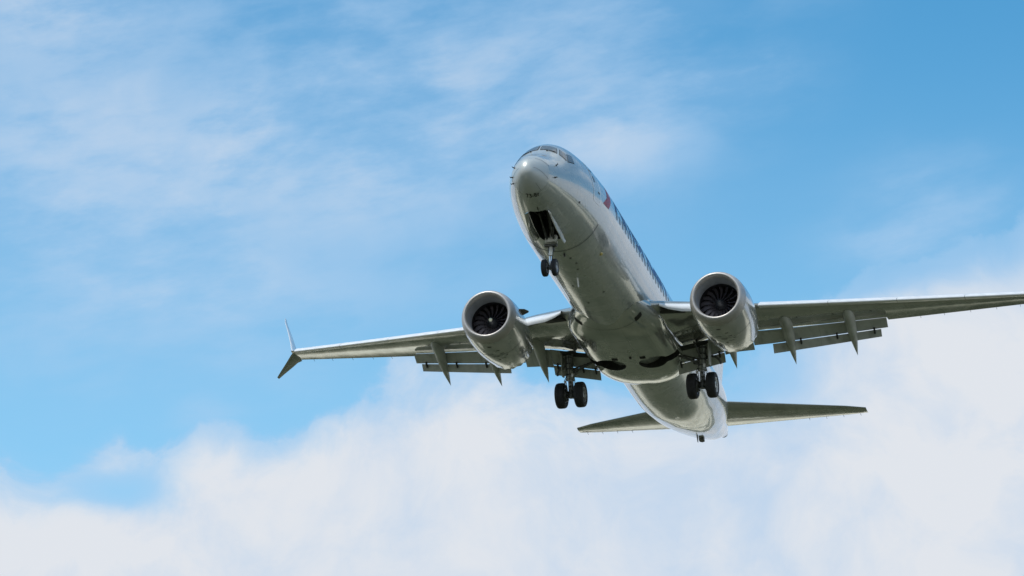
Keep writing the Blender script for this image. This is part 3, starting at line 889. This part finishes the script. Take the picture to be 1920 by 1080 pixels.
    for (d, ang, sx, sy) in ((.75, -92, .16, .10), (1.15, -80, .14, .05), (1.45, -98, .22, .04), (1.5, -76, .16, .05), (1.75, -90, .24, .04), (1.8, -70, .12, .04), (2.15, -88, .09, .10), (1.3, -110, .10, .04), (1.62, -104, .12, .03), (2.0, -78, .20, .03)):
        rr = np.interp(d, [q[0] for q in outer], [q[1] for q in outer]); a = R_(ang)
        c_ = P(d, rr * .999, a)
        box(bm, c_, (sx, sy, .012), Matrix.Rotation(-(a + math.pi / 2), 3, 'Y'))
    obj_split('cowl_port', bm, 'seal', eng)
    bm = bmesh.new(); a0, a1 = R_(-150), R_(-30); vs = []
    for k in range(41):
        a = a0 + (a1 - a0) * k / 40; rr = np.interp(1.62, [q[0] for q in outer], [q[1] for q in outer]) + .004
        vs.append((bm.verts.new(P(1.62, rr, a)), bm.verts.new(P(1.645, rr, a))))
    for p, q in zip(vs[:-1], vs[1:]): bm.faces.new((p[0], p[1], q[1], q[0]))
    obj('cowl_joint', bm, 'seal', eng, sharp=0)
    return eng
engines = {s: build_engine(s) for s in (1, -1)}

# ---------------------------------------------------------------- tail
def build_tail():
    for s in (1, -1):
        bm = bmesh.new(); rings = []
        for k in range(9):
            y = .35 + (7.17 - .35) * k / 8; u = (y - .35) / 6.82
            x0 = 32.35 + (36.85 - 32.35) * u; x1 = 36.0 + (37.75 - 36.0) * u; z = 1.08 + .80 * u
            if k == 8: x0 += .12; x1 -= .05
            rings.append(section(V(x0, s * y, z), x1 - x0, (0, 1, 0), Vector((-s * .12, 0, 1)), .095, -.01, -.02, 18))
        loft(bm, rings); st = obj('tailplane', bm, 'wing', root, sharp=40)
        bm = bmesh.new(); rings = []
        for y in (1.0, 7.0):
            u = (y - .35) / 6.82; x1 = 36.0 + 1.75 * u; z = 1.08 + .8 * u
            c = (x1 - (32.35 + 4.5 * u)) * .28
            rings.append([V(x1 - c, s * y, z - .012 - c * .13), V(x1 - c + .02, s * y, z - .012 - c * .13), V(x1 - c + .02, s * y, z + .02), V(x1 - c, s * y, z + .02)])
        loft(bm, rings); obj('elevator_gap', bm, 'seal', st)
        bm = bmesh.new()
        for y in (4.4, 5.2, 6.0, 6.8):
            u = (y - .35) / 6.82; p = V(35.98 + 1.75 * u, s * y, 1.07 + .8 * u); tube(bm, p, p + Vector((0, .22, -.02)), .009, seg=6)
        obj_split('static_wick', bm, 'seal', st)
    bm = bmesh.new(); rings = []
    for (x, z, c, t) in ((28.2, 1.85, 8.6, .02), (30.2, 2.25, 7.0, .06), (31.8, 3.0, 5.4, .09), (34.6, 6.2, 3.6, .09), (37.0, 9.0, 2.1, .09)):
        rings.append(section(V(x, 0, z), c, (0, 1, 0), Vector((1, 0, 0)), t, 0, 0, 18))
    loft(bm, rings); fin = obj('tail_fin', bm, 'white', root, sharp=40)
    for i, (z0, z1, m_) in enumerate(((5.0, 5.6, 'blue'), (5.8, 6.4, 'red'), (6.6, 7.2, 'blue'), (7.4, 8.0, 'red'))):
        bm = bmesh.new(); rings = []
        for z in (z0, z1):
            u = (z - 3.0) / 6.0; x = 31.8 + 5.2 * u; c = 5.4 - 3.3 * u
            rings.append(section(V(x + .25 * c, 0, z), c * .70, (0, 1, 0), Vector((1, 0, 0)), .14, 0, 0, 12))
        loft(bm, rings); obj('fin_stripe', bm, m_, fin)
    # tail skid
    bm = bmesh.new(); 
    rings = [[V(x + dx, yy, z) for dx, yy in ((-.2, 0), (-.12, .14), (.1, .14), (.2, 0), (.1, -.10), (-.12, -.10))] for x, z in ((32.6, -.45), (32.66, -.72), (32.7, -.78))]
    loft(bm, rings); obj('tail_skid', bm, 'gdark', root)
    blade(31.6, 0, .25, .3, 'gdark', 'blade_aerial', .2, z=-.88)
    # auxiliary power unit outlet
    bm = bmesh.new(); lathe(bm, V(37.78, 0, 1.37), (0, 1, .05), [(0, .22), (.12, .20), (.12, .16), (-.1, .15)], 32); obj('exhaust_outlet', bm, 'exh', root)
build_tail()

# ---------------------------------------------------------------- landing gear
def wheel(center, r, wd, parent, side, white=False):
    c = Vector(center)
    bm = bmesh.new(); h = wd / 2; ri = r * .56
    p = [(-h * .78, ri), (-h * .92, ri * 1.06), (-h * 1.0, r * .74), (-h * .97, r * .86), (-h * .84, r * .945), (-h * .62, r * .985), (-h * .38, r)]
    for g in (-.36, -.12, .12, .36):
        p += [(h * (g - .03), r), (h * (g - .02), r * .978), (h * (g + .02), r * .978), (h * (g + .03), r)]
    p += [(-a, b) for a, b in reversed(p[:7])]
    lathe(bm, c, (1, 0, 0), p, 64)
    t = obj('tyre', bm, 'rubber', parent, sharp=25)
    for sd in (-1, 1):
        bm = bmesh.new()
        q = [(h * .78, ri * 1.01), (h * .86, ri * 1.02), (h * .84, ri * .93), (h * .58, ri * .86), (h * .50, ri * .62), (h * .60, ri * .46), (h * .74, ri * .40), (h * .80, ri * .26), (h * .86, ri * .24), (h * .86, .005)]
        lathe(bm, c, (sd, 0, 0), q, 48)
        for k in range(10):
            a = 2 * math.pi * k / 10; b0 = c + Vector((sd * h * .54, ri * .72 * math.cos(a), ri * .72 * math.sin(a)))
            tube(bm, b0, b0 + Vector((sd * h * .06, 0, 0)), ri * .10, seg=12, mi=1)
            a += math.pi / 10; b0 = c + Vector((sd * h * .56, ri * .50 * math.cos(a), ri * .50 * math.sin(a)))
            tube(bm, b0, b0 + Vector((sd * h * .12, 0, 0)), ri * .045, seg=8, mi=1)
        obj('rim', bm, ['white' if white and sd > 0 else 'hub', 'gdark'], parent, sharp=30)  # white outer rim on one wheel: sky reflection put into the colour
def main_gear(s):
    ax = V(19.18, s * 2.94, -3.06); top = V(18.95, s * 3.0, -1.25); mid = V(19.08, s * 2.95, -2.35)
    bm = bmesh.new()
    tube(bm, top, mid, .155, .15, 28); tube(bm, mid + Vector((0, 0, .10)), mid - Vector((0, 0, .05)), .19, seg=28)
    tube(bm, top + Vector((-.3, .05, .05)), top + Vector((.3, -.05, .05)), .13, .13, 20)
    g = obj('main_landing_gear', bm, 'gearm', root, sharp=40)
    bm = bmesh.new(); tube(bm, mid, ax, .105, seg=28); obj('oleo_piston', bm, 'hub', g)
    bm = bmesh.new(); tube(bm, ax + Vector((-.62, 0, 0)), ax + Vector((.62, 0, 0)), .075, seg=20); tube(bm, ax + Vector((0, 0, .16)), ax - Vector((0, 0, .12)), .14, .13, 24)
    for sd in (-1, 1):
        lathe(bm, ax + Vector((sd * .17, 0, 0)), (sd, 0, 0), [(0, .10), (0, .27), (.10, .30), (.22, .30), (.26, .12)], 32)
        for k in range(6):
            a = 2 * math.pi * k / 6; p = ax + Vector((sd * .12, .19 * math.cos(a), .19 * math.sin(a))); tube(bm, p, p + Vector((sd * .09, 0, 0)), .045, seg=10)
    obj('axle', bm, 'gdark', g)
    # torque links behind the leg
    bm = bmesh.new()
    k0 = mid + Vector((0, .12, -.02)); k1 = ax + Vector((0, .14, .10)); kn = (k0 + k1) / 2 + Vector((0, .32, .0))
    for sd in (-.07, .07):
        tube(bm, k0 + Vector((sd, 0, 0)), kn, .035, .028, 10); tube(bm, k1 + Vector((sd, 0, 0)), kn, .035, .028, 10)
    obj('torque_link', bm, 'gdark', g)
    bm = bmesh.new()
    tube(bm, mid + Vector((0, 0, .25)), V(18.9, s * 1.75, -1.62), .055, .05, 14); tube(bm, mid + Vector((0, .05, .45)), V(19.3, s * 1.9, -1.5), .035, seg=12)
    tube(bm, mid + Vector((0, -.1, .35)), V(18.5, s * 2.7, -1.25), .045, seg=12)
    box(bm, mid + Vector((-s * .25, 0, .32)), (.16, .14, .16), bevel=.02)
    obj('side_brace', bm, 'gdark', g)
    # pipes, clamps and lamp on the leg
    bm = bmesh.new()
    for (dx, dy) in ((.15, -.1), (-.16, -.06), (.02, -.19), (-.10, -.15)):
        pts = [top + Vector((dx, dy, -.1)), mid + Vector((dx * 1.1, dy, .1)), mid + Vector((dx * 1.6, dy - .05, -.12)), ax + Vector((dx * 1.2, dy, .22))]
        for a, b in zip(pts[:-1], pts[1:]): tube(bm, a, b, .016, seg=8)
    for f in (.15, .4, .62, .85):
        p = top.lerp(mid, f); tube(bm, p + Vector((0, 0, .025)), p - Vector((0, 0, .025)), .18, seg=20)
    for f in (.25, .5, .75):
        p = mid.lerp(ax, f); box(bm, p + Vector((.0, -.12, 0)), (.14, .08, .07), bevel=.01)
    obj('brake_hose', bm, 'gdark', g)
    bm = bmesh.new(); box(bm, mid + Vector((.12, -.17, .12)), (.10, .05, .16), bevel=.015); box(bm, mid + Vector((-.2, -.10, -.16)), (.09, .05, .12), bevel=.015); obj_split('placard', bm, 'white', g)
    # leg door, outboard and curved, plus its small arm
    bm = bmesh.new(); rings = []
    for (z, x0, x1) in ((-1.12, 18.72, 19.32), (-1.5, 18.72, 19.34), (-1.95, 18.78, 19.32), (-2.20, 18.90, 19.26)):
        rings.append([V(x0, s * 3.30, z), V((x0 + x1) / 2, s * 3.34, z), V(x1, s * 3.30, z), V(x1, s * 3.265, z), V((x0 + x1) / 2, s * 3.305, z), V(x0, s * 3.265, z)])
    loft(bm, rings)
    for z in (-1.35, -1.95): tube(bm, V(19.0, s * 3.28, z), V(19.0, s * 2.98, z), .03, seg=10)
    obj('gear_door', bm, 'flap', g, sharp=30)
    # curved wheel-well seal arch seen behind the leg
    bm = bmesh.new()
    prev = None
    for k in range(13):
        a = math.pi * k / 12; p = V(19.6 - .25 * math.sin(a), s * (3.25 + .42 * -math.cos(a)), -1.95 + .30 * math.sin(a))
        if prev is not None: tube(bm, prev, p, .05, seg=10)
        prev = p
    obj('retraction_arm', bm, 'gdark', g)
    for sd in (-1, 1): wheel(ax + Vector((sd * .43, 0, 0)), .565, .42, g, sd, white=(s > 0 and sd > 0))
    return g
for s in (1, -1): main_gear(s)
def nose_gear():
    ax = V(4.05, 0, -3.29); top = V(4.32, 0, -1.45); mid = V(4.13, 0, -2.72)
    bm = bmesh.new(); tube(bm, top, mid, .085, .075, 24); tube(bm, mid + Vector((0, 0, .05)), mid - Vector((0, 0, .02)), .09, seg=24)
    g = obj('nose_landing_gear', bm, 'gear', root, sharp=40)
    bm = bmesh.new(); tube(bm, mid, ax, .05, seg=20); obj('oleo_piston', bm, 'chrome', g)
    bm = bmesh.new(); tube(bm, ax - Vector((.26, 0, 0)), ax + Vector((.26, 0, 0)), .05, seg=16); tube(bm, ax + Vector((0, 0, .1)), ax - Vector((0, 0, .07)), .075, seg=16); obj('axle', bm, 'gdark', g)
    bm = bmesh.new(); kn = (mid + ax) / 2 + Vector((0, .26, .02))
    for sd in (-.05, .05):
        tube(bm, mid + Vector((sd, .05, -.02)), kn, .024, .02, 8); tube(bm, ax + Vector((sd, .05, .08)), kn, .024, .02, 8)
    obj('torque_link', bm, 'gdark', g)
    bm = bmesh.new()      # steering collar, taxi lamp, drag braces
    box(bm, V(4.10, 0, -2.10), (.44, .2, .2), bevel=.04); box(bm, V(4.12, .2, -1.98), (.12, .16, .18), bevel=.02); tube(bm, V(4.2, -.26, -2.16), V(4.2, .26, -2.16), .05, seg=14); 
    obj('steering_unit', bm, 'gear', g)
    bm = bmesh.new(); box(bm, V(4.14, 0, -2.30), (.52, .2, .12), bevel=.03); obj('steering_gap', bm, 'gdark', g)  # dark gap below the steering unit, put in as a dark block
    bm = bmesh.new(); tube(bm, V(4.0, -.25, -2.27), V(4.0, .25, -2.27), .018, seg=10); obj('steering_rod', bm, 'chrome', g)
    bm = bmesh.new()
    for sd in (-1, 1):
        tube(bm, V(4.22, sd * .12, -2.2), V(3.0, sd * .2, -1.35), .04, seg=12)
        lathe(bm, V(4.12, sd * .13, -1.98), (0, -1, 0), [(-.1, .03), (-.04, .07), (.03, .085), (.04, .0)], 20)
    box(bm, V(4.24, 0, -2.42), (.26, .14, .16), bevel=.03)
    for dx in (-.09, .09): tube(bm, V(4.15, dx, -2.1), V(4.1, dx * 1.1, -2.75), .014, seg=8)
    obj('drag_brace', bm, 'gdark', g)
    for sd in (-1, 1): wheel(ax + Vector((sd * .205, 0, 0)), .345, .20, g, sd)
    for sd in (-1, 1):
        bm = bmesh.new(); rings = []
        for k in range(13):
            f = k / 12; x = 2.08 + 2.06 * f
            zb = prof(x)[1] + .05
            dep = float(np.interp(f, [0, .12, .35, .7, .92, 1], [.12, .30, .44, .50, .44, .26]))
            if sd < 0: dep *= .62
            y0 = .40 + .07 * min(1, f * 2); y1 = y0 + .11
            rings.append([V(x, sd * y0, zb), V(x, sd * (y0 + .02), zb - dep * .5), V(x, sd * y1, zb - dep), V(x, sd * (y1 + .035), zb - dep), V(x, sd * (y0 + .075), zb - dep * .5), V(x, sd * (y0 + .04), zb)])
        loft(bm, rings)
        obj('nose_gear_door', bm, 'white' if sd > 0 else 'belly', g, sharp=40)  # sky light on the left door put into its colour; right door darker
    # things inside the bay
    bm = bmesh.new()
    for y in (-.2, .05, .24): tube(bm, V(2.1, y, -1.08), V(4.5, y * .8, -1.1), .03, seg=8)
    tube(bm, V(2.6, -.36, -1.4), V(3.6, -.3, -1.25), .03, seg=8); tube(bm, V(3.0, .1, -1.1), V(4.2, .02, -1.9), .035, seg=8)
    box(bm, V(2.45, -.15, -1.25), (.22, .3, .2), bevel=.02); box(bm, V(3.3, .27, -1.3), (.1, .6, .16), bevel=.02)
    obj('bay_pipework', bm, 'gdark', g)
nose_gear()
